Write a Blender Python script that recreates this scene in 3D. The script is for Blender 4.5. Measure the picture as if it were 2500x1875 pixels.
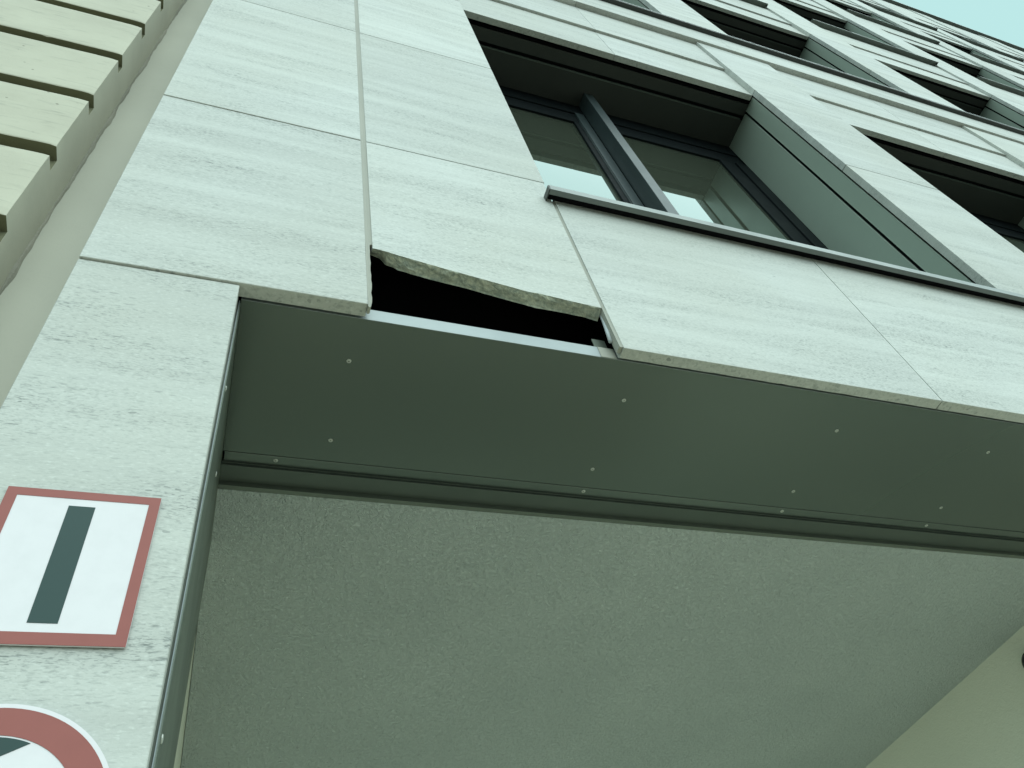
import bpy, bmesh, math, random
from mathutils import Vector, Matrix, noise

random.seed(7)
SC = bpy.context.scene
COL = SC.collection
ZC = 1.6          # eye height above the pavement; facade plane is y = 0, camera one metre in front of it
for blk in list(bpy.data.objects):
    bpy.data.objects.remove(blk)

# ------------------------------------------------------------------ camera
R = ((0.94006173, -0.29768401, -0.16633752),
     (0.13441284, 0.77176437, -0.62154079),
     (0.31339612, 0.56192881, 0.7655187))
cam_d = bpy.data.cameras.new('camera')
cam = bpy.data.objects.new('camera', cam_d)
COL.objects.link(cam)
SC.camera = cam
rx, ry, rz = (Vector(r) for r in R)
rx.normalize(); rz = (rz - rx * rz.dot(rx)).normalized(); ry = rz.cross(rx)
m = Matrix((rx, -ry, -rz)).transposed().to_4x4()
m.translation = (0.0, -1.0, ZC)
cam.matrix_world = m
cam_d.sensor_width = 36.0
cam_d.lens = 27.387
cam_d.clip_start = 0.02
cam_d.clip_end = 2000.0
FOC = 1901.9 / 2500.0


def in_view(x, y, z, mg=0.12):
    """is a point inside the frame, with a margin (used only to skip parts nobody sees)"""
    v = Vector((x, y + 1.0, z))
    c = Vector((rx.dot(v), ry.dot(v), rz.dot(v)))
    if c.z <= 0.05:
        return False
    return abs(c.x / c.z * FOC) < 0.5 + mg and abs(c.y / c.z * FOC) < 0.375 + mg


# ------------------------------------------------------------------ world, sun, exposure
SUN_EL, SUN_AZ = math.radians(47), math.radians(172)      # high, in front of the facade
world = bpy.data.worlds.new('World')
SC.world = world
world.use_nodes = True
wn = world.node_tree.nodes
wl = world.node_tree.links
wn.clear()
sky = wn.new('ShaderNodeTexSky')
sky.sky_type = 'NISHITA'
sky.sun_disc = False
sky.sun_elevation = SUN_EL
sky.sun_rotation = SUN_AZ
sky.air_density = 1.0
sky.dust_density = 2.5
sky.ozone_density = 1.0
tint = wn.new('ShaderNodeMix')                # thin bright overcast: the clear sky behind an even pale veil
tint.data_type = 'RGBA'
tint.blend_type = 'MIX'
tint.inputs['Factor'].default_value = 0.90
tint.inputs[7].default_value = (3.20, 5.15, 4.95, 1)
bg = wn.new('ShaderNodeBackground')
bg.inputs['Strength'].default_value = 0.0685
wo = wn.new('ShaderNodeOutputWorld')
wl.new(sky.outputs[0], tint.inputs[6])
wl.new(tint.outputs[2], bg.inputs['Color'])
wl.new(bg.outputs[0], wo.inputs['Surface'])

sun_d = bpy.data.lights.new('sun', 'SUN')
sun_d.energy = 1.5
sun_d.angle = math.radians(95)
sun_d.color = (0.87, 1.0, 0.985)
sun = bpy.data.objects.new('sun', sun_d)
COL.objects.link(sun)
sdir = Vector((math.sin(SUN_AZ) * math.cos(SUN_EL), math.cos(SUN_AZ) * math.cos(SUN_EL), math.sin(SUN_EL)))
sun.rotation_euler = sdir.to_track_quat('Z', 'Y').to_euler()
sun.location = (0, -10, 30)

vs = SC.view_settings
vs.view_transform = 'Standard'
vs.look = 'None'
vs.gamma = 1.0
vs.use_curve_mapping = False
vs.exposure = 1.30


# ------------------------------------------------------------------ materials
class NT:
    def __init__(self, name):
        self.mat = bpy.data.materials.new(name)
        self.mat.use_nodes = True
        self.t = self.mat.node_tree
        self.b = self.t.nodes['Principled BSDF']
        self.tc = None

    def n(self, kind, **kw):
        x = self.t.nodes.new(kind)
        for k, v in kw.items():
            setattr(x, k, v)
        return x

    def l(self, a, b):
        self.t.links.new(a, b)

    def coords(self, scale=(1, 1, 1), rand=False, rot=(0, 0, 0)):
        if self.tc is None:
            self.tc = self.n('ShaderNodeTexCoord')
        src = self.tc.outputs['Object']
        if rand:
            oi = self.n('ShaderNodeObjectInfo')
            mu = self.n('ShaderNodeVectorMath', operation='SCALE')
            mu.inputs[0].default_value = (37.0, 11.0, 53.0)
            self.l(oi.outputs['Random'], mu.inputs['Scale'])
            ad = self.n('ShaderNodeVectorMath', operation='ADD')
            self.l(src, ad.inputs[0]); self.l(mu.outputs[0], ad.inputs[1])
            src = ad.outputs[0]
        mp = self.n('ShaderNodeMapping')
        mp.inputs['Scale'].default_value = scale
        mp.inputs['Rotation'].default_value = rot
        self.l(src, mp.inputs['Vector'])
        return mp.outputs[0]

    def noise(self, vec, scale, detail=4.0, rough=0.55, dist=0.0):
        x = self.n('ShaderNodeTexNoise')
        x.inputs['Scale'].default_value = scale
        x.inputs['Detail'].default_value = detail
        x.inputs['Roughness'].default_value = rough
        x.inputs['Distortion'].default_value = dist
        self.l(vec, x.inputs['Vector'])
        return x.outputs['Fac']

    def rng(self, fac, a, b, c=0.0, d=1.0):
        x = self.n('ShaderNodeMapRange')
        x.inputs[1].default_value = a; x.inputs[2].default_value = b
        x.inputs[3].default_value = c; x.inputs[4].default_value = d
        self.l(fac, x.inputs[0])
        return x.outputs[0]

    def math(self, op, a, b):
        x = self.n('ShaderNodeMath', operation=op)
        for i, v in enumerate((a, b)):
            if isinstance(v, (int, float)):
                x.inputs[i].default_value = v
            else:
                self.l(v, x.inputs[i])
        return x.outputs[0]

    def mix(self, fac, a, b, mode='MIX'):
        x = self.n('ShaderNodeMix', data_type='RGBA', blend_type=mode)
        if isinstance(fac, (int, float)):
            x.inputs['Factor'].default_value = fac
        else:
            self.l(fac, x.inputs['Factor'])
        for i, v in ((6, a), (7, b)):
            if isinstance(v, tuple):
                x.inputs[i].default_value = v + (1.0,) if len(v) == 3 else v
            else:
                self.l(v, x.inputs[i])
        return x.outputs[2]

    def bump(self, h, strength, dist):
        x = self.n('ShaderNodeBump')
        x.inputs['Strength'].default_value = strength
        x.inputs['Distance'].default_value = dist
        self.l(h, x.inputs['Height'])
        self.l(x.outputs[0], self.b.inputs['Normal'])

    def set(self, color=None, rough=0.5, metal=0.0, spec=0.5, ior=None):
        if color is not None:
            if isinstance(color, tuple):
                self.b.inputs['Base Color'].default_value = color + (1.0,)
            else:
                self.l(color, self.b.inputs['Base Color'])
        if isinstance(rough, (int, float)):
            self.b.inputs['Roughness'].default_value = rough
        else:
            self.l(rough, self.b.inputs['Roughness'])
        self.b.inputs['Metallic'].default_value = metal
        self.b.inputs['Specular IOR Level'].default_value = spec
        if ior:
            self.b.inputs['IOR'].default_value = ior
        return self.mat


def make_stone(name, base, dark, dash=1.0):
    """pale bedded limestone: soft horizontal bands, short dark dashes, rare fossil spots"""
    q = NT(name)
    v = q.coords(rand=True)
    vb = q.coords((0.55, 0.55, 7.0), rand=True)
    band = q.noise(vb, 1.6, 5.0, 0.6, 0.35)
    vd = q.coords((46.0, 46.0, 200.0), rand=True)
    d1 = q.noise(vd, 1.0, 3.0, 0.6, 0.5)
    vd2 = q.coords((95.0, 95.0, 300.0), rand=True)
    d2 = q.noise(vd2, 1.0, 2.0, 0.6, 0.5)
    patch = q.rng(q.noise(q.coords((2.2, 2.2, 9.0), rand=True), 1.0, 3.0, 0.6, 0.4), 0.38, 0.66)
    dens = q.math('MULTIPLY', q.rng(band, 0.36, 0.62), patch)
    m1 = q.math('MULTIPLY', q.rng(d1, 0.56, 0.68), q.math('ADD', q.math('MULTIPLY', dens, 0.85), 0.20))
    m2 = q.math('MULTIPLY', q.rng(d2, 0.50, 0.68), q.math('ADD', q.math('MULTIPLY', dens, 0.75), 0.16))
    lightv = q.rng(q.noise(q.coords((85, 85, 250), rand=True), 1.0, 2.0, 0.5), 0.56, 0.72)
    def dashes(sx, sz, lo, hi, share):
        vo = q.n('ShaderNodeTexVoronoi')
        vo.inputs['Scale'].default_value = 1.0
        vo.inputs['Randomness'].default_value = 1.0
        warp = q.n('ShaderNodeVectorMath', operation='ADD')
        nz = q.n('ShaderNodeTexNoise')
        nz.inputs['Scale'].default_value = 0.9
        nz.inputs['Detail'].default_value = 2.0
        cc = q.coords((sx, sx, sz), rand=True)
        q.l(cc, nz.inputs['Vector'])
        q.l(cc, warp.inputs[0]); q.l(nz.outputs['Color'], warp.inputs[1])
        q.l(warp.outputs[0], vo.inputs['Vector'])
        sp = q.n('ShaderNodeSeparateColor')
        q.l(vo.outputs['Color'], sp.inputs[0])
        size = q.rng(sp.outputs[1], 0.0, 1.0, lo, hi)
        a = q.math('LESS_THAN', vo.outputs['Distance'], size)
        return q.math('MULTIPLY', a, q.math('MULTIPLY', q.rng(sp.outputs[0], 1.0 - share, 1.0 - share + 0.02), q.rng(sp.outputs[2], 0, 1, 0.35, 1.0)))

    spot = dashes(13.0, 44.0, 0.05, 0.13, 0.07)
    dd1 = q.math('MULTIPLY', dashes(30.0, 135.0, 0.10, 0.26, 0.22), q.math('ADD', dens, 0.35))
    dd2 = q.math('MULTIPLY', dashes(70.0, 280.0, 0.15, 0.36, 0.40), q.math('ADD', dens, 0.15))
    big = q.noise(v, 1.3, 3.0, 0.5)
    c = q.mix(q.rng(band, 0.30, 0.70), tuple(b * 1.06 for b in base), tuple(b * 0.84 for b in base))
    c = q.mix(q.math('MULTIPLY', q.rng(big, 0.35, 0.7), 0.55), c, (base[0] * 0.87, base[1] * 0.85, base[2] * 0.79))
    streak = q.rng(q.noise(q.coords((1.1, 1.1, 30.0), rand=True), 1.0, 4.0, 0.65, 0.5), 0.50, 0.72)
    c = q.mix(q.math('MULTIPLY', streak, 0.30), c, tuple(b * 0.78 for b in base))
    c = q.mix(q.math('MULTIPLY', dd1, 0.85 * dash), c, dark)
    c = q.mix(q.math('MULTIPLY', dd2, 0.75 * dash), c, dark)
    c = q.mix(q.math('MULTIPLY', m1, 0.70 * dash), c, dark)
    c = q.mix(q.math('MULTIPLY', m2, 0.70 * dash), c, dark)
    c = q.mix(q.math('MULTIPLY', lightv, 0.45 * dash), c, tuple(min(0.8, b * 1.22) for b in base))
    c = q.mix(q.math('MULTIPLY', spot, 0.55), c, (dark[0] * 0.9, dark[1] * 0.9, dark[2] * 0.9))
    oi = q.n('ShaderNodeObjectInfo')
    c = q.mix(1.0, c, q.rng(oi.outputs['Random'], 0.0, 1.0, 0.92, 1.04), 'MULTIPLY')
    fine = q.noise(v, 420.0, 2.0, 0.6)
    h = q.math('SUBTRACT', q.math('MULTIPLY', fine, 0.35), q.math('ADD', q.math('MULTIPLY', m1, 0.5), q.math('MULTIPLY', m2, 0.4)))
    q.bump(h, 0.35, 0.0012)
    return q.set(c, 0.72, spec=0.35)


M = {}
M['stone'] = make_stone('pale_limestone', (0.515, 0.53, 0.505), (0.10, 0.12, 0.115))


def make_fracture():
    q = NT('broken_stone')
    v = q.coords()
    n1 = q.noise(v, 55.0, 5.0, 0.65, 0.6)
    n2 = q.noise(v, 190.0, 4.0, 0.7)
    c = q.mix(q.rng(n1, 0.35, 0.68), (0.27, 0.31, 0.27), (0.60, 0.61, 0.49))
    c = q.mix(q.math('MULTIPLY', q.rng(n2, 0.5, 0.8), 0.5), c, (0.18, 0.19, 0.17))
    q.bump(q.math('ADD', n1, q.math('MULTIPLY', n2, 0.5)), 0.8, 0.004)
    return q.set(c, 0.9, spec=0.2)


M['fracture'] = make_fracture()


def make_old_stone(name='banded_old_stone', streak=0.45, pits=(0.80, 0.84)):
    q = NT(name)
    v = q.coords()
    n1 = q.noise(v, 3.0, 5.0, 0.6)
    n2 = q.noise(q.coords((9, 9, 60)), 1.0, 4.0, 0.6, 0.5)
    n3 = q.noise(v, 130.0, 3.0, 0.6)
    c = q.mix(q.rng(n1, 0.3, 0.7), (0.49, 0.475, 0.385), (0.41, 0.395, 0.32))
    c = q.mix(q.math('MULTIPLY', q.rng(n2, 0.56, 0.72), streak), c, (0.26, 0.255, 0.215))
    vo = q.n('ShaderNodeTexVoronoi')
    vo.inputs['Scale'].default_value = 26.0
    q.l(v, vo.inputs['Vector'])
    sep = q.n('ShaderNodeSeparateColor')
    q.l(vo.outputs['Color'], sep.inputs[0])
    pit = q.math('MULTIPLY', q.rng(vo.outputs['Distance'], 0.05, 0.13, 1.0, 0.0), q.rng(sep.outputs[0], *pits))
    c = q.mix(q.math('MULTIPLY', pit, 0.75), c, (0.13, 0.125, 0.10))
    h = q.math('SUBTRACT', q.math('ADD', q.math('MULTIPLY', n3, 0.5), q.math('MULTIPLY', n2, streak * 2.0)), q.math('MULTIPLY', pit, 2.5))
    q.bump(h, 0.35, 0.002)
    return q.set(c, 0.85, spec=0.25)


M['old'] = make_old_stone()
M['oldside'] = make_old_stone('old_stone_return', 0.0, (0.62, 0.66))


def make_render(name, c1, c2, grain, gs, bump, dist, rough=0.92):
    q = NT(name)
    v = q.coords()
    n1 = q.noise(v, 1.6, 4.0, 0.55)
    n2 = q.noise(v, grain, 4.0, 0.7, 0.8)
    n3 = q.noise(v, grain * 2.7, 2.0, 0.6)
    c = q.mix(q.rng(n1, 0.3, 0.7), c1, c2)
    c = q.mix(q.math('MULTIPLY', q.rng(n2, 0.58, 0.80), gs), c, tuple(0.45 * a for a in c1))
    q.bump(q.math('ADD', n2, q.math('MULTIPLY', n3, 0.45)), bump, dist)
    return q.set(c, rough, spec=0.25)


M['groove_shade'] = make_render('shaded_groove', (0.16, 0.155, 0.095), (0.12, 0.12, 0.075), 40.0, 0.3, 0.5, 0.003)  # darker copy of the old stone: shade inside the grooves put into the colour
M['infill'] = make_render('smooth_render', (0.50, 0.495, 0.42), (0.445, 0.44, 0.375), 70.0, 0.12, 0.25, 0.0012)
M['stucco'] = make_render('rough_stucco', (0.75, 0.82, 0.80), (0.68, 0.75, 0.735), 66.0, 0.75, 1.0, 0.03)
M['plaster'] = make_render('passage_plaster', (0.78, 0.78, 0.67), (0.74, 0.74, 0.64), 60.0, 0.15, 0.6, 0.004)
M['mortar'] = make_render('old_mortar', (0.34, 0.325, 0.265), (0.24, 0.235, 0.195), 90.0, 0.4, 0.8, 0.004)
M['caulk'] = make_render('joint_sealant', (0.36, 0.36, 0.315), (0.30, 0.30, 0.265), 45.0, 0.2, 0.3, 0.0015, 0.75)
M['asphalt'] = make_render('asphalt', (0.07, 0.07, 0.068), (0.055, 0.055, 0.053), 30.0, 0.3, 0.4, 0.004)
M['paving'] = make_render('paving', (0.58, 0.535, 0.43), (0.54, 0.50, 0.40), 30.0, 0.2, 0.4, 0.004)


def make_metal(name, c1, c2, rough, metal, wob=0.0, spec=0.5, brush=0.05):
    q = NT(name)
    v = q.coords()
    n1 = q.noise(v, 2.2, 4.0, 0.6) if brush else q.noise(v, 1.1, 0.0, 0.3)
    n2 = q.noise(q.coords((3, 60, 60)), 1.0, 3.0, 0.6)
    c = q.mix(q.rng(n1, 0.3, 0.7), c1, c2)
    r = q.math('ADD', q.rng(n1, 0.3, 0.7, rough * 0.85, rough * 1.2), q.math('MULTIPLY', n2, brush))
    if wob:
        q.bump(q.noise(v, 1.7, 1.0, 0.4), wob, 0.02)
    return q.set(c, r, metal, spec)


M['soffit'] = make_metal('dark_bronze_sheet', (0.118, 0.142, 0.128), (0.15, 0.175, 0.158), 0.20, 0.65, 0.0, brush=0.0)
M['trim'] = make_metal('bronze_trim', (0.098, 0.118, 0.102), (0.085, 0.102, 0.09), 0.42, 0.5)
M['jamb'] = make_metal('grey_bronze_jamb', (0.15, 0.175, 0.145), (0.13, 0.15, 0.125), 0.42, 0.45)
M['reveal'] = make_metal('window_reveal_sheet', (0.36, 0.42, 0.36), (0.33, 0.385, 0.33), 0.42, 0.3)
M['headsheet'] = make_metal('dark_head_sheet', (0.035, 0.038, 0.033), (0.03, 0.033, 0.028), 0.5, 0.2)
M['alu'] = make_metal('aluminium', (0.27, 0.30, 0.305), (0.23, 0.26, 0.265), 0.42, 0.5)
M['sillmetal'] = make_metal('sill_metal', (0.15, 0.168, 0.16), (0.125, 0.14, 0.135), 0.38, 0.4)
M['darkbar'] = make_metal('dark_flashing', (0.045, 0.05, 0.046), (0.03, 0.033, 0.031), 0.45, 0.2)
M['barmetal'] = make_metal('upper_sill_metal', (0.13, 0.15, 0.135), (0.11, 0.125, 0.115), 0.4, 0.4)
M['frame'] = make_metal('anthracite_frame', (0.009, 0.012, 0.013), (0.007, 0.010, 0.011), 0.55, 0.0, spec=0.05)
M['finmetal'] = make_metal('mullion_fin', (0.045, 0.06, 0.062), (0.038, 0.052, 0.055), 0.34, 0.0, spec=0.22)
M['void'] = NT('black_membrane').set((0.006, 0.006, 0.007), 0.95, spec=0.05)
M['core'] = NT('core_concrete').set((0.05, 0.05, 0.05), 0.9, spec=0.1)
M['rivet'] = NT('rivet_steel').set((0.52, 0.53, 0.49), 0.4, 0.3)
M['pin'] = NT('rivet_pin').set((0.05, 0.05, 0.045), 0.6, 0.2)
M['bright'] = make_metal('highlight_bead', (0.62, 0.66, 0.66), (0.55, 0.59, 0.59), 0.22, 0.9)
M['rod'] = make_metal('foam_rod', (0.48, 0.52, 0.55), (0.43, 0.47, 0.50), 0.8, 0.0)
M['black'] = NT('black_plastic').set((0.006, 0.006, 0.006), 0.45)
M['debris'] = NT('rubble').set((0.20, 0.16, 0.12), 0.9)


def make_glass():
    q = NT('window_glass')
    v = q.coords()
    q.bump(q.noise(v, 0.9, 1.0, 0.3), 0.02, 0.02)
    q.b.inputs['Specular Tint'].default_value = (0.60, 1.0, 0.97, 1.0)
    return q.set((0.042, 0.050, 0.037), 0.015, 0.0, ior=2.0)


M['glass'] = make_glass()


def make_sign(name, col, rough=0.5, spec=0.25):
    q = NT(name)
    v = q.coords()
    n1 = q.noise(v, 30.0, 5.0, 0.6)
    c = q.mix(q.math('MULTIPLY', q.rng(n1, 0.45, 0.75), 0.25), col, tuple(a * 0.82 for a in col))
    return q.set(c, rough, spec=spec)


M['white'] = make_sign('sign_white', (0.62, 0.595, 0.62))
M['red'] = make_sign('sign_faded_red', (0.255, 0.078, 0.068))
M['ink'] = make_sign('sign_black', (0.017, 0.045, 0.042))


# ------------------------------------------------------------------ mesh helpers
def link_mesh(name, bm, mat, parent=None, loc=(0, 0, 0), smooth=False):
    me = bpy.data.meshes.new(name)
    bmesh.ops.recalc_face_normals(bm, faces=bm.faces)
    bm.to_mesh(me)
    bm.free()
    if smooth:
        for p in me.polygons:
            p.use_smooth = True
    for mm in (mat if isinstance(mat, (list, tuple)) else (mat,)):
        me.materials.append(mm)
    o = bpy.data.objects.new(name, me)
    COL.objects.link(o)
    o.location = loc
    if parent is not None:
        o.parent = parent
    return o


def bx(bm, x0, x1, y0, y1, z0, z1, bev=0.0, mi=0):
    vs_ = [bm.verts.new(p) for p in ((x0, y0, z0), (x1, y0, z0), (x1, y1, z0), (x0, y1, z0),
                                     (x0, y0, z1), (x1, y0, z1), (x1, y1, z1), (x0, y1, z1))]
    fs = [bm.faces.new([vs_[i] for i in f]) for f in ((0, 1, 5, 4), (1, 2, 6, 5), (2, 3, 7, 6), (3, 0, 4, 7), (4, 5, 6, 7), (3, 2, 1, 0))]
    for f in fs:
        f.material_index = mi
    if bev:
        es = list({e for f in fs for e in f.edges})
        bmesh.ops.bevel(bm, geom=es, offset=bev, segments=1, affect='EDGES', profile=0.5)


def box(name, x0, x1, y0, y1, z0, z1, mat, parent=None, bev=0.0, up=True):
    """one box part; z in metres above eye level when up is True"""
    k = ZC if up else 0.0
    px, py, pz = origin_of(parent)
    bm = bmesh.new()
    bx(bm, 0, x1 - x0, 0, y1 - y0, 0, z1 - z0, bev)
    return link_mesh(name, bm, mat, parent, (x0 - px, y0 - py, z0 + k - pz))


def origin_of(p):
    x = y = z = 0.0
    while p is not None:
        x += p.location.x; y += p.location.y; z += p.location.z
        p = p.parent
    return x, y, z


def empty(name, loc=(0, 0, 0), parent=None):
    o = bpy.data.objects.new(name, None)
    o.empty_display_size = 0.1
    COL.objects.link(o)
    px, py, pz = origin_of(parent)
    o.location = (loc[0] - px, loc[1] - py, loc[2] - pz)
    if parent is not None:
        o.parent = parent
    return o


def tag(o, label=None, cat=None, kind=None, group=None):
    if label: o['label'] = label
    if cat: o['category'] = cat
    if kind: o['kind'] = kind
    if group: o['group'] = group
    return o


# ------------------------------------------------------------------ ground
bm = bmesh.new()
bx(bm, -300, 300, -300, 300, -0.4, -0.12)
tag(link_mesh('ground', bm, M['asphalt']), kind='structure')
bm = bmesh.new()
bx(bm, -80, 80, -3.4, 60, -0.3, 0.0, 0.01)  # unseen; pale tone and width chosen to bounce light up the facade
tag(link_mesh('pavement', bm, M['paving']), kind='structure')

# ------------------------------------------------------------------ the office building
OB = tag(empty('office_building', (0, 0, 0)),
         'modern office building clad in pale limestone panels, one broken above its metal lined passage', 'building')
YT = 0.038                                     # thickness of the cladding
# window bays: stone edge on the left, stone edge on the right
BL = [0.910, 3.845, 6.85, 10.05, 13.30, 16.38, 19.45, 22.55, 25.65, 28.75]
BR = [3.130, 6.085, 9.19, 12.42, 15.53, 18.60, 21.70, 24.80, 27.90, 31.00]
HEAD = [5.335, 9.74, 13.80, 17.90, 21.68]
MID = [5.895, 10.26, 14.33, 18.43, 22.2]
SILL = [2.490, 7.020, 11.10, 15.28, 19.45]
CRS = 6.56                                     # underside of the projecting course
ROOF = 25.2


def stone(x0, x1, y0, y1, z0, z1, jit=0.001, bev=0.0014):
    j = random.uniform(-jit, jit)
    return box('stone_panel', x0, x1, y0 + j, y1 + j, z0, z1, M['stone'], OB, bev)


def seen(x0, x1, z0, z1):
    for a in range(5):
        for b in range(5):
            if in_view(x0 + (x1 - x0) * a / 4, 0.0, z0 + (z1 - z0) * b / 4):
                return True
    return False


G = 0.0027     # half a joint
# wall left of the first window: two columns of panels either side of a wide sealed joint
wall_z = [1.603, 2.623, 3.963, 5.335, 6.56, 8.0]
for i in range(5):
    z0, z1 = wall_z[i] + G, wall_z[i + 1] - G
    if i == 0:
        stone(-0.385, 0.2345, 0.0, YT, 1.600, z1 - 0.0015, jit=0)
    else:
        stone(-0.385, 0.2345, 0, YT, z0, z1)
        stone(0.2535, 0.908, 0, YT, z0, z1)
# pillar under it, set back a touch
stone(-0.386, -0.057, 0.0045, YT + 0.0045, 0.05, 1.596, jit=0)
stone(-0.386, -0.057, 0.0045, YT + 0.0045, -1.59, 0.045, jit=0)


def rough_panel(x0, x1, z0, z1, amp=0.0025):
    """panel whose lower back arris is spalled"""
    n = max(8, int((x1 - x0) / 0.015))
    bm = bmesh.new()
    rows = []
    for i in range(n + 1):
        x = (x1 - x0) * i / n
        w = noise.noise(Vector((x * 23 + x0 * 7, 1.3, 0))) * amp + max(0, noise.noise(Vector((x * 60, 7.7 + x0, 2))) - 0.25) * amp * 3
        f = noise.noise(Vector((x * 40 + x0 * 3, 9.1, 4))) * 0.0006
        p = [(x, 0, z1 - z0), (x, 0, 0.001 + f), (x, 0.0012, 0), (x, YT - 0.004 - abs(w), 0), (x, YT, 0.006 + abs(w)), (x, YT, z1 - z0)]
        rows.append([bm.verts.new(q) for q in p])
    for a, b in zip(rows, rows[1:]):
        for k in range(6):
            bm.faces.new((a[k], b[k], b[(k + 1) % 6], a[(k + 1) % 6]))
    bm.faces.new(rows[0]); bm.faces.new(rows[-1][::-1])
    return link_mesh('stone_panel', bm, M['stone'], OB, (x0, 0.0, z0 + ZC))


# the broken panel: front edge and back edge of the fracture follow different lines
front = [(0.2535, 1.8800), (0.275, 1.8790), (0.33, 1.866), (0.447, 1.842), (0.577, 1.819), (0.681, 1.800), (0.721, 1.801), (0.81, 1.791), (0.902, 1.784)]
back = [(0.2535, 1.912), (0.281, 1.900), (0.295, 1.871), (0.319, 1.864), (0.328, 1.856), (0.419, 1.840), (0.517, 1.827), (0.626, 1.805), (0.712, 1.789), (0.793, 1.789), (0.864, 1.785), (0.902, 1.774)]


def interp(pl_, x):
    for (xa, za), (xb, zb) in zip(pl_, pl_[1:]):
        if x <= xb:
            return za + (zb - za) * (x - xa) / max(1e-9, xb - xa)
    return pl_[-1][1]


bm = bmesh.new()
nx, ny, zt = 130, 12, 2.618
x0, x1 = 0.2535, 0.902
grid = []
for i in range(nx + 1):
    x = x0 + (x1 - x0) * i / nx
    col = []
    for j in range(ny + 1):
        t = j / ny
        z = interp(front, x) * (1 - t) + interp(back, x) * t
        y = YT * t
        if j == 0:
            z += noise.noise(Vector((x * 70, 3, 1))) * 0.0012
        elif j == ny:
            z += noise.noise(Vector((x * 45, 5, 1))) * 0.0015 - 0.004 * min(1.0, max(0.0, (x - 0.30) / 0.1))
        else:
            z += noise.fractal(Vector((x * 38, y * 60, 0.3)), 1.0, 2.0, 4) * 0.0055
        col.append(bm.verts.new((x - x0, y, z - 1.75)))
    grid.append(col)
for i in range(nx):
    for j in range(ny):
        f = bm.faces.new((grid[i][j], grid[i + 1][j], grid[i + 1][j + 1], grid[i][j + 1]))
        f.material_index = 1
tf = [bm.verts.new((c[0].co.x, 0, zt - 1.75)) for c in grid]
tb = [bm.verts.new((c[-1].co.x, YT, zt - 1.75)) for c in grid]
for i in range(nx):
    bm.faces.new((grid[i][0], tf[i], tf[i + 1], grid[i + 1][0]))
    bm.faces.new((grid[i][-1], grid[i + 1][-1], tb[i + 1], tb[i]))
    bm.faces.new((tf[i], tb[i], tb[i + 1], tf[i + 1]))
bm.faces.new([*grid[0], tb[0], tf[0]])
bm.faces.new([*grid[-1][::-1], tf[-1], tb[-1]])
o = link_mesh('stone_panel', bm, (M['stone'], M['fracture']), OB, (x0, 0.0, 1.75 + ZC))
o['label'] = 'broken stone panel with a rough fractured lower edge'

# lower row over the passage and under the sills
rough_panel(0.9155, 2.0165, 1.594, 2.478)
rough_panel(2.0205, 3.128, 1.594, 2.478)
rough_panel(3.132, 3.845, 1.594, 2.494)
for k in range(1, 4):
    c = 0.5 * (BL[k] + BR[k])
    stone(BL[k] + G, c - G, 0, YT, 1.597, 2.478)
    stone(c + G, BR[k] - G, 0, YT, 1.597, 2.478)
    stone(BR[k] + G, BL[k + 1] - G, 0, YT, 1.597, 2.478)
for k in range(0, 4):                          # ground floor right of the passage
    stone(3.345 if k == 0 else BL[k] + G, BR[k] - G if k else 3.84, 0, YT, -1.59, 1.592)
    stone(BR[k] + G if k else 3.846, BL[k + 1] - G if k else BL[1], 0, YT, -1.59, 1.592) if k else None

# pilasters between the bays
pil_z = [2.497, 4.01, 5.340, CRS, None, 7.03, 8.25, 9.74, 12.12, 13.80, 16.05, 17.90, 20.05, 21.68, 23.5, ROOF]
for k in range(0, 9):
    for za, zb in zip(pil_z, pil_z[1:]):
        if za is None or zb is None or not seen(BR[k], BL[k + 1], za, zb):
            continue
        stone(BR[k], BL[k + 1], 0, 0.042, za + G, zb - G, jit=0.0006)
for za, zb in zip(pil_z[5:], pil_z[6:]):       # left wall above the course
    if seen(-0.385, 0.908, za, zb):
        stone(-0.385, 0.908, 0, 0.042, za + G, zb - G)
# spandrels: lower band, upper band a little prouder
for f in range(5):
    top = CRS if f == 0 else (SILL[f + 1] - 0.05 if f < 4 else ROOF)
    for k in range(10):
        c = 0.5 * (BL[k] + BR[k])
        for xa, xb in ((BL[k] + 0.002, c - 0.0015), (c + 0.0015, BR[k] - 0.002)):
            if seen(xa, xb, HEAD[f], top):
                stone(xa, xb, 0.040, 0.080, HEAD[f], MID[f] - 0.001, jit=0.0005)
                stone(xa, xb, 0.022, 0.062, MID[f] + 0.001, (top if f else top - 0.002), jit=0.0005)
    if f == 0:
        continue
# projecting course right across the first floor
xs = [-0.385]
for k in range(10):
    xs += [0.5 * (BL[k] + BR[k]), 0.5 * (BR[k] + (BL[k + 1] if k < 9 else 31.8))]
for xa, xb in zip(xs, xs[1:]):
    if seen(xa, xb, CRS, 6.98):
        stone(xa + G * 0.5, xb - G * 0.5, -0.020, 0.060, CRS, 6.975, jit=0.0004)


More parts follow.
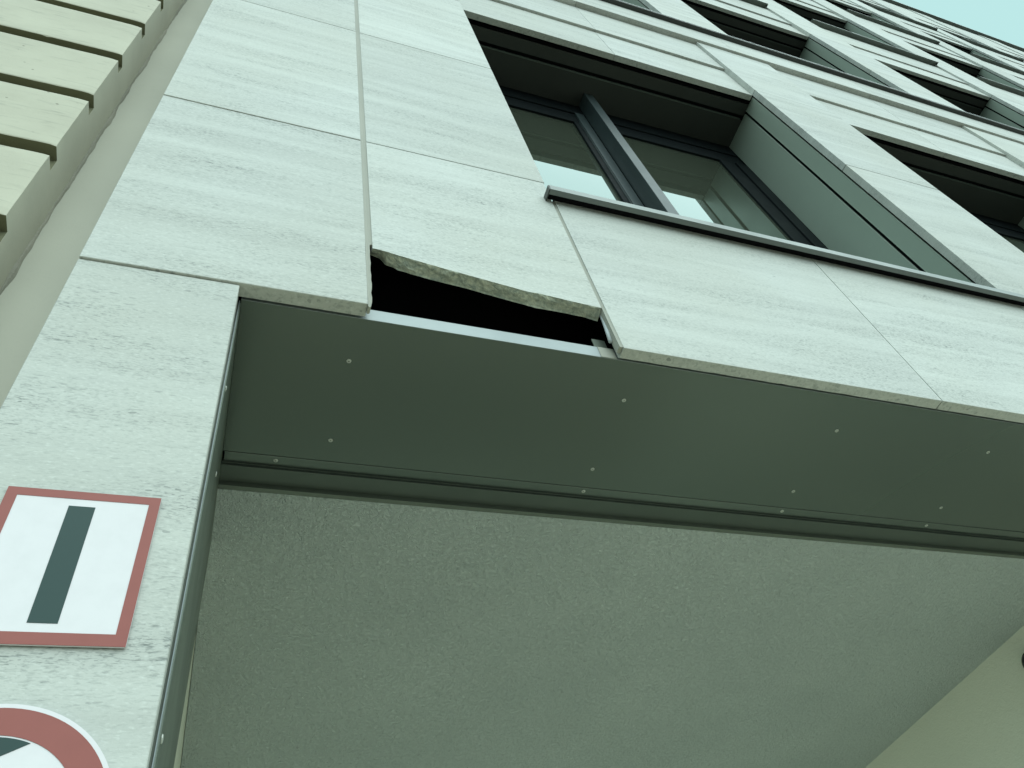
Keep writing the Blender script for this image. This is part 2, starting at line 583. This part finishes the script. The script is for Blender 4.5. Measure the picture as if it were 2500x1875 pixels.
def sealant(x0, x1, z0, z1, y0=0.003, rag=0.0, seed=0.0):
    n = max(2, int((z1 - z0) / 0.02))
    bm = bmesh.new()
    rows = []
    for i in range(n + 1):
        z = (z1 - z0) * i / n
        w = noise.noise(Vector((z * 8 + seed, 0.3, 2))) * 0.0012
        e = noise.noise(Vector((z * 5 + seed, 4.3, 2))) * 0.0012
        r = (noise.noise(Vector((z * 55 + seed, 8.3, 2))) * 0.006 + noise.noise(Vector((z * 140, 8.3, 2))) * 0.003) * rag
        d = noise.noise(Vector((z * 6 + seed, 9, 7))) * 0.0008
        a, b, c_ = -w, x1 - x0 + e + r, 0.5 * (x1 - x0)
        rows.append([bm.verts.new(p) for p in ((a, 0.022, z), (a, d, z), (c_, d + 0.0022, z), (b, d, z), (b, 0.022 + r * 0.6, z))])
    for p, q in zip(rows, rows[1:]):
        for k in range(4):
            bm.faces.new((p[k], q[k], q[k + 1], p[k + 1]))
        bm.faces.new((p[4], q[4], q[0], p[0]))
    bm.faces.new(rows[0]); bm.faces.new(rows[-1][::-1])
    return link_mesh('sealant_joint', bm, M['caulk'], OB, (x0, y0, z0 + ZC), smooth=False)


sealant(0.2342, 0.2538, 1.905, 6.55)
sealant(0.2342, 0.2440, 1.590, 1.905, 0.0, 1.0)
sealant(0.9015, 0.9160, 1.79, 2.476, seed=3)
sealant(0.9045, 0.9160, 1.600, 1.79, 0.001, 0.6, seed=5)
sealant(2.0150, 2.0215, 1.60, 2.476, seed=9)


# ---- what is behind the panels
def part_boxes(name, mat, boxes, parent=OB, bev=0.0):
    px, py, pz = origin_of(parent)
    x, y, z = boxes[0][0], boxes[0][2], boxes[0][4]
    bm = bmesh.new()
    for b in boxes:
        bx(bm, b[0] - x, b[1] - x, b[2] - y, b[3] - y, b[4] - z, b[5] - z, bev, b[6] if len(b) > 6 else 0)
    return link_mesh(name, bm, mat, parent, (x - px, y - py, z + ZC - pz))


mem = [(-0.375, 0.895, 0.19, 0.52, 1.66, 6.60), (0.895, 31.5, 0.19, 0.52, 1.66, 2.42), (-0.375, 0.895, 0.10, 0.52, 6.60, ROOF)]
for f in range(5):
    top = 6.93 if f == 0 else (SILL[f + 1] - 0.06 if f < 4 else ROOF)
    for k in range(10):
        mem.append((BL[k] - 0.03, BR[k] + 0.03, 0.10, 0.515, HEAD[f] + 0.045, top))
for k in range(9):
    mem.append((BR[k] + 0.035, BL[k + 1] - 0.035, 0.055, 0.53, 2.42, ROOF - 0.01))
part_boxes('insulation_membrane', M['void'], mem)
box('concrete_core', -0.37, 31.4, 0.54, 3.9, 1.72, ROOF - 0.02, M['core'], OB)
# roof coping
bm = bmesh.new()
bx(bm, -0.4, 31.8, -0.075, 1.2, 0, 0.09, 0.004)
bx(bm, -0.4, 31.8, -0.079, -0.0755, -0.03, 0.093)
link_mesh('roof_coping', bm, M['barmetal'], OB, (0, 0, ROOF + ZC))
# continuous dark flashing on the course
bm = bmesh.new()
bx(bm, 0, 32.0, -0.055, 0.10, 0.0, 0.004)
bx(bm, 0, 32.0, -0.0575, -0.0555, -0.003, 0.030)
bx(bm, 0, 32.0, -0.055, 0.20, 0.026, 0.030)
bx(bm, 0, 32.0, -0.0605, -0.0580, 0.024, 0.0315, 0.0008, 1)  # pale bead added to draw the highlight along the nose edge
link_mesh('drip_flashing', bm, (M['darkbar'], M['bright']), OB, (-0.39, 0, 6.978 + ZC))


# ------------------------------------------------------------------ windows
def window(xL, xR, zs, zh, floor, k):
    W = empty('window', (xL, 0.0, zs + ZC), OB)
    wdt = xR - xL

    def pb(name, mat, boxes, bev=0.0):
        return part_boxes(name, mat, boxes, W, bev)
    z1 = zh + 0.006
    # head lining: sheet, blind slot, lip, sheet
    pb('head_lining', M['headsheet'], [(xL - .01, xR + .01, .112, .194, z1, z1 + .02), (xL - .01, xR + .01, .2275, .436, z1 - .002, z1 + .02)])
    pb('blind_rail', M['trim'], [(xL, xR - .012, .2165, .2265, z1 - .006, z1 + .014)])
    # reveals
    for s, xe in ((-1, xL), (1, xR)):
        a, b = (xe + .006, xe + .020) if s > 0 else (xe - .020, xe - .006)
        c, d = (xe + .010, xe + .022) if s > 0 else (xe - .022, xe - .010)
        pb('reveal_sheet', M['reveal'], [(a, b, .0535, .156, zs + .01, zh + .002), (c, d, .1765, .436, zs + .01, zh + .002)], .0012)
        e, g = (xe + .032, xe + .040) if s > 0 else (xe - .040, xe - .032)
        pb('guide_rail', M['frame'], [(e, g, .153, .180, zs + .01, zh + .002)])
        e, g = (xe + .0035, xe + .0055) if s > 0 else (xe - .0055, xe - .0035)
        pb('reveal_edge', M['reveal'], [(e, g, .1530, .1562, zs + .01, zh + .002)])
    # frame
    m0 = xL + 0.394 * wdt
    m1 = xL + 0.446 * wdt
    m2 = xL + 0.477 * wdt
    ga, gb = xL + .07, m0
    gc, gd = m2 + .06, xR - .21
    gt, gl = zh - .33, zs + .12
    pb('frame', M['frame'], [
        (xL - .02, xR + .02, .437, .50, zh - .17, zh + .03),
        (xL - .02, xR + .02, .447, .50, gt, zh - .17),
        (xL - .02, ga, .437, .50, zs, gt), (m0, m0 + .035, .447, .50, zs, gt), (m2, gc, .447, .50, zs, gt),
        (gd, xR - .085, .447, .50, zs, gt), (xR - .085, xR - .08, .452, .50, zs, gt), (xR - .08, xR + .02, .437, .50, zs, gt),
        (ga, m0, .437, .50, zs, gl), (gc, gd, .437, .50, zs, gl)], .0015)
    pb('mullion', M['finmetal'], [(m0 + .036, m0 + .040, .440, .50, zs, gt), (m0 + .043, m1 - .006, .436, .50, zs, zh - .16)], .001)
    pb('fin', M['finmetal'], [(m1, m2, .336, .437, zs + .008, zh)], .0015)
    for a, b in ((ga, gb), (gc, gd)):
        pb('pane', M['glass'], [(a, b, .462, .474, gl, gt)])
    # sill: plate, nose, return lip, end caps
    y = -.044
    mat = M['sillmetal'] if floor == 0 else M['barmetal']
    if floor != 1:
        sp = [(xL + .002, xR - .002 if floor else xR + .004, y, .46, zs - .002, zs + .002)]
        xa, xb = (xL + .005, xR - .003) if floor else (xL - .030, xR + .05)
        sp += [(xa, xb, y - .003, y, zs - .031, zs + .0025), (xa, xb, y, y + .017, zs - .031, zs - .0285)]
        if not floor:
            sp += [(xa, xL + .002, y, -.0008, zs - .002, zs + .002), (xR + .004, xb, y, -.0008, zs - .002, zs + .002)]
        pb('sill', mat, sp)
        if not floor:
            pb('sill_shade_strip', M['void'], [(xL - .029, xR + .065, y + .0005, -.0005, zs - .010, zs - .0025)])  # black strip added to paint the shade in the hollow under the sill
        for xe in ((xR - .0065,) if floor else (xL - .0345,)):
            pb('sill_end', M['darkbar'], [(xe, xe + .004, y - .002, -.0008, zs - .031, zs + .001)])
        if floor and wdt > 1:
            pb('sill_connector', M['alu'], [(xL + wdt * .30, xL + wdt * .30 + .16, y - .0045, y - .0032, zs - .038, zs + .001)])
    else:
        pb('sill', mat, [(xL + .002, xR - .002, .10, .46, zs - .002, zs + .012)])


for f in range(5):
    for k in range(10):
        if seen(BL[k], BR[k], SILL[f] - 0.05, HEAD[f] + 0.1):
            window(BL[k], BR[k], SILL[f], HEAD[f], f, k)

# ------------------------------------------------------------------ passage under the facade
ZS = 1.600        # metal soffit


def sheet_obj(name, x0, x1, y0, y1, z0, z1, mat, parent=OB, bev=0.0008):
    return box(name, x0, x1, y0, y1, z0, z1, mat, parent, bev)


soffit = sheet_obj('soffit_sheet', -0.05, 3.31, 0.0455, 0.5255, ZS, ZS + 0.003, M['soffit'])
part_boxes('soffit_upstand', M['alu'], [(-0.05, 3.31, 0.0440, 0.0462, ZS + 0.0005, ZS + 0.046), (-0.05, 3.31, 0.0462, 0.10, ZS + 0.0435, ZS + 0.046)])
part_boxes('tape_patch', M['caulk'], [(0.868, 0.915, 0.0425, 0.0439, ZS + 0.001, ZS + 0.0455)])
lap = sheet_obj('lap_strip', -0.045, 3.31, 0.5262, 0.5600, ZS - 0.0022, ZS + 0.003, M['soffit'])
part_boxes('edge_trim', M['trim'], [(-0.05, 3.31, 0.5605, 0.5640, ZS - 0.006, ZS + 0.003), (-0.05, 3.31, 0.5645, 0.6290, ZS - 0.011, ZS - 0.004),
                                    (-0.05, 3.31, 0.5640, 0.5660, ZS - 0.0135, ZS - 0.0105)], bev=0.0006)
part_boxes('plaster_bead', M['jamb'], [(-0.05, 3.31, 0.6295, 0.6455, ZS - 0.0245, ZS - 0.006)])
ceil_ = part_boxes('passage_ceiling', M['stucco'], [(-0.06, 3.32, 0.646, 3.9, ZS - 0.025, ZS + 0.10)])
part_boxes('passage_wall', M['plaster'], [(-0.30, -0.062, 0.86, 3.9, -1.6, ZS + 0.1)])
part_boxes('passage_wall', M['plaster'], [(3.305, 3.60, 0.10, 3.9, -1.6, ZS + 0.1)])
jamb = part_boxes('jamb_sheet', M['jamb'], [(-0.058, -0.050, 0.052, 0.858, -1.58, ZS - 0.002)], bev=0.0008)
part_boxes('jamb_edge', M['alu'], [(-0.0545, -0.0520, 0.0465, 0.0515, -1.58, ZS - 0.002)], bev=0.0008)
part_boxes('jamb_flange', M['jamb'], [(-0.30, -0.0585, 0.052, 0.86, -1.58, ZS)])


def rivet_mesh():
    bm = bmesh.new()
    prof = [(0.0062, 0.0), (0.0060, 0.0011), (0.0046, 0.0020), (0.0024, 0.0023), (0.0022, 0.0012)]
    n = 14
    rings = [[bm.verts.new((r * math.cos(2 * math.pi * i / n), r * math.sin(2 * math.pi * i / n), -h)) for i in range(n)] for r, h in prof]
    for a, b in zip(rings, rings[1:]):
        for i in range(n):
            bm.faces.new((a[i], a[(i + 1) % n], b[(i + 1) % n], b[i]))
    f = bm.faces.new(rings[-1]); f.material_index = 1
    bmesh.ops.recalc_face_normals(bm, faces=bm.faces)
    me = bpy.data.meshes.new('rivet')
    bm.to_mesh(me); bm.free()
    me.materials.append(M['rivet']); me.materials.append(M['pin'])
    return me


RV = rivet_mesh()


def rivet(parent, p, rot=(0, 0, 0)):
    o = bpy.data.objects.new('rivet', RV)
    COL.objects.link(o)
    o.parent = parent
    q = origin_of(parent)
    o.location = (p[0] - q[0], p[1] - q[1], p[2] + ZC - q[2])
    o.rotation_euler = rot


for x in (0.220, 0.991, 1.732, 2.362, 3.05):
    rivet(soffit, (x, 0.1755, ZS))
for x in (0.2195, 1.000, 1.733, 2.371, 3.06):
    rivet(soffit, (x, 0.4475, ZS))
for x in (0.0876, 1.005, 1.742, 2.373, 3.06):
    rivet(lap, (x, 0.5405, ZS - 0.0022))
for y, z in ((0.0745, 1.308), (0.34, 1.327), (0.085, 0.577), (0.30, 0.60), (0.07, -0.2)):
    rivet(jamb, (-0.050, y, z), (0, math.radians(-90), 0))

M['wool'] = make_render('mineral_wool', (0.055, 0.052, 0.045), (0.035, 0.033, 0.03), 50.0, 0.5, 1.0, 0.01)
part_boxes('insulation_board', M['wool'], [(0.10, 1.20, 0.125, 0.185, 1.604, 1.69)])
# loose things in the hole: backer rod, steel angle, crumbs
def tube(bm, pts, r, n=10):
    rings = []
    for i, p in enumerate(pts):
        d = (Vector(pts[min(i + 1, len(pts) - 1)]) - Vector(pts[max(i - 1, 0)])).normalized()
        u = d.cross(Vector((0, 1, 0.2))).normalized()
        w = d.cross(u)
        rings.append([bm.verts.new(Vector(p) + r * (math.cos(2 * math.pi * a / n) * u + math.sin(2 * math.pi * a / n) * w)) for a in range(n)])
    for a, b in zip(rings, rings[1:]):
        for i in range(n):
            bm.faces.new((a[i], a[(i + 1) % n], b[(i + 1) % n], b[i]))
    bm.faces.new(rings[0]); bm.faces.new(rings[-1][::-1])


bm = bmesh.new()
tube(bm, [(0.9125, 0.022, 1.83 + ZC), (0.9105, 0.022, 1.79 + ZC), (0.9075, 0.021, 1.745 + ZC), (0.9025, 0.020, 1.69 + ZC), (0.8985, 0.020, 1.645 + ZC)], 0.0056)
o = link_mesh('backer_rod', bm, M['rod'], OB, smooth=True)
o['label'] = 'pale blue foam backer rod hanging from the open joint'
part_boxes('steel_angle', M['jamb'], [(0.872, 0.912, 0.058, 0.061, 1.648, 1.705), (0.904, 0.907, 0.0615, 0.10, 1.648, 1.705)])
bm = bmesh.new()
for cx, cy in ((0.29, 0.055), (0.258, 0.053), (0.40, 0.06), (0.62, 0.06), (0.79, 0.058), (0.35, 0.07), (0.52, 0.07)):
    s = random.uniform(0.003, 0.006)
    bmesh.ops.create_icosphere(bm, subdivisions=1, radius=s, matrix=Matrix.Translation((cx, cy, ZS + 0.046 + ZC + s * 0.5)) @ Matrix.Diagonal((1.6, 1, 0.6, 1)))
tag(link_mesh('stone_crumbs', bm, M['debris'], OB), kind='stuff')

# ------------------------------------------------------------------ neighbouring building with banded stonework
XE = -0.557
NB = tag(empty('stone_building', (0, 0, 0)),
         'older beige stone building with deep horizontal grooves, left of the limestone facade', 'building')
PIT, GR0 = 0.3925, 2.114


def course(z0, z1, seed):
    """one course of the banded stonework with worn, chipped arrises at its right end"""
    bm = bmesh.new()
    xs_ = [-6.0, -4.0, -2.5, -1.8] + [-1.4 + (XE + 1.4) * i / 60 for i in range(61)]
    rows = []
    for x in xs_:
        e = math.exp(-(XE - x) / 0.010)          # wear grows towards the corner
        cb = 0.0028 + 0.0012 * noise.noise(Vector((x * 30, seed, 0))) + e * 0.006 * (0.3 + abs(noise.noise(Vector((x * 60, seed, 5)))))
        ct = 0.003 + 0.001 * noise.noise(Vector((x * 26, seed, 3))) + e * 0.002
        if noise.noise(Vector((x * 16, seed * 3.1, 8))) > 0.5:
            cb += 0.003
        dep = 0.0455
        yy = e * 0.0035
        prof = [(dep, z1), (ct * 0.9, z1), (yy + 0.0008, z1 - ct)]
        nz = 14
        for j in range(1, nz):
            zz_ = z1 - ct + (z0 + cb - z1 + ct) * j / nz
            prof.append((yy + 0.0007 * noise.noise(Vector((x * 20, zz_ * 20, seed))), zz_))
        prof += [(yy + 0.0008, z0 + cb), (cb * 0.9, z0), (dep, z0)]
        rows.append([bm.verts.new((x, a, b)) for a, b in prof])
    n = len(rows[0])
    for a, b in zip(rows, rows[1:]):
        for k in range(n):
            f = bm.faces.new((a[k], b[k], b[(k + 1) % n], a[(k + 1) % n]))
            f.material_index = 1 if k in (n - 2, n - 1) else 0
    f = bm.faces.new(rows[-1][::-1]); f.material_index = 2
    bm.faces.new(rows[0])
    for v in bm.verts:
        v.co.z += ZC
    return link_mesh('stone_course', bm, (M['old'], M['groove_shade'], M['oldside']), NB, smooth=False)


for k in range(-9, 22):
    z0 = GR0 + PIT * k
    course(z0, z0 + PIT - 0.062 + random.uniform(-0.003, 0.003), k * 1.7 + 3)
bm = bmesh.new()
bx(bm, -6.0, XE, 0.0455, 3.0, 0, 12.0)
bm.faces.ensure_lookup_table()
bm.faces[0].material_index = 1  # back of the grooves, shade painted in
bm.faces[1].material_index = 2
link_mesh('wall_core', bm, (M['old'], M['groove_shade'], M['oldside']), NB)
# rough mortar where the stone meets the rendered strip
bm = bmesh.new()
prev = None
for i in range(420):
    z = 0.6 + i * 0.017
    w = 0.008 + 0.012 * noise.noise(Vector((z * 5, 0.2, 0))) + 0.005 * noise.noise(Vector((z * 19, 2.2, 0)))
    d = 0.012 + 0.012 * noise.noise(Vector((z * 6, 5.2, 0))) + 0.005 * noise.noise(Vector((z * 25, 5.2, 3)))
    row = [bm.verts.new(p) for p in ((XE - 0.004, 0.16 - max(0.003, d), z), (XE + max(0.001, w * 0.45), 0.16 - max(0.002, d * 0.5), z), (XE + max(0.002, w), 0.164, z))]
    if prev:
        for k in range(2):
            bm.faces.new((prev[k], row[k], row[k + 1], prev[k + 1]))
    prev = row
link_mesh('mortar_fillet', bm, M['mortar'], NB)

bm = bmesh.new()
bx(bm, XE - 0.02, -0.10, 0.0, 0.20, 0, 12.0)
tag(link_mesh('rendered_wall', bm, M['infill'], loc=(0, 0.16, 0)),
    'narrow strip of smooth grey render recessed between the grooved stone and the limestone panels', 'wall')

# ------------------------------------------------------------------ signs on the pillar
YP = 0.0045        # pillar face
S1 = tag(empty('panel_sign', (-0.2168, YP, 0.657 + ZC)), 'rectangular white sign with faded red border and one black upright bar, on the pillar', 'sign')
bm = bmesh.new()
bx(bm, -0.1062, 0.1062, -0.0050, -0.0020, 0.0, 0.268, 0.0006)
link_mesh('plate', bm, M['white'], S1)
bm = bmesh.new()
w = 0.0155
for b in ((-0.1060, 0.1060, 0.2680 - w, 0.2678), (-0.1060, 0.1060, 0.0002, w + 0.003), (-0.1060, -0.1060 + w, w + 0.003, 0.2680 - w), (0.1060 - w, 0.1060, w + 0.003, 0.2680 - w)):
    bx(bm, b[0], b[1], -0.0056, -0.0049, b[2], b[3])
link_mesh('border', bm, M['red'], S1)
bm = bmesh.new()
bx(bm, -0.0182, 0.0180, -0.0056, -0.0049, 0.0325, 0.2382)
link_mesh('bar', bm, M['ink'], S1)
bm = bmesh.new()
bx(bm, -0.06, 0.06, -0.0020, 0.0, 0.04, 0.23)
link_mesh('mounting', bm, M['alu'], S1)

CX, CZ = -0.2252, 0.4338
S2 = tag(empty('round_sign', (CX, YP, CZ + ZC)), 'round traffic sign with wide faded red ring and black triangles, below the rectangular sign', 'sign')


def disc(r0, r1, y0, y1, n=96):
    bm = bmesh.new()
    if r0 <= 0:
        bmesh.ops.create_cone(bm, cap_ends=True, segments=n, radius1=r1, radius2=r1, depth=y1 - y0,
                              matrix=Matrix.Translation((0, (y0 + y1) / 2, 0)) @ Matrix.Rotation(math.pi / 2, 4, 'X'))
        return bm
    rings = []
    for r, y in ((r0, y1), (r0, y0), (r1, y0), (r1, y1)):
        rings.append([bm.verts.new((r * math.cos(2 * math.pi * i / n), y, r * math.sin(2 * math.pi * i / n))) for i in range(n)])
    for a in range(4):
        b = (a + 1) % 4
        for i in range(n):
            bm.faces.new((rings[a][i], rings[a][(i + 1) % n], rings[b][(i + 1) % n], rings[b][i]))
    return bm


link_mesh('plate', disc(0, 0.1428, -0.0052, -0.0020), M['white'], S2)
link_mesh('ring', disc(0.1035, 0.1372, -0.0058, -0.0051), M['red'], S2)
for s in (1, -1):
    bm = bmesh.new()
    rr = 0.1012
    a0 = math.atan2(0.094, 0.039)
    pts = [(rr * math.cos(a0 + (math.pi - 2 * a0) * i / 24), rr * math.sin(a0 + (math.pi - 2 * a0) * i / 24)) for i in range(25)] + [(0, 0.072)]
    top = [bm.verts.new((x, -0.0058, s * z)) for x, z in pts]
    bot = [bm.verts.new((x, -0.0051, s * z)) for x, z in pts]
    bm.faces.new(top); bm.faces.new(bot[::-1])
    for i in range(len(pts)):
        j = (i + 1) % len(pts)
        bm.faces.new((top[i], top[j], bot[j], bot[i]))
    link_mesh('triangle', bm, M['ink'], S2)
bm = bmesh.new()
bx(bm, -0.06, 0.06, -0.0020, 0.0, -0.08, 0.08)
link_mesh('mounting', bm, M['alu'], S2)

# ------------------------------------------------------------------ black fitting on the passage wall
F = tag(empty('wall_fitting', (3.305, 1.115, 1.43 + ZC)), 'small black round fitting on the plaster side wall of the passage', 'wall fitting')
bm = bmesh.new()
bmesh.ops.create_cone(bm, cap_ends=True, segments=32, radius1=0.05, radius2=0.05, depth=0.03,
                      matrix=Matrix.Translation((-0.015, 0, 0)) @ Matrix.Rotation(math.pi / 2, 4, 'Y'))
link_mesh('base', bm, M['black'], F)
bm = bmesh.new()
bmesh.ops.create_uvsphere(bm, u_segments=24, v_segments=12, radius=0.042, matrix=Matrix.Translation((-0.03, 0, 0)) @ Matrix.Diagonal((0.8, 1, 1, 1)))
link_mesh('dome', bm, M['black'], F, smooth=True)
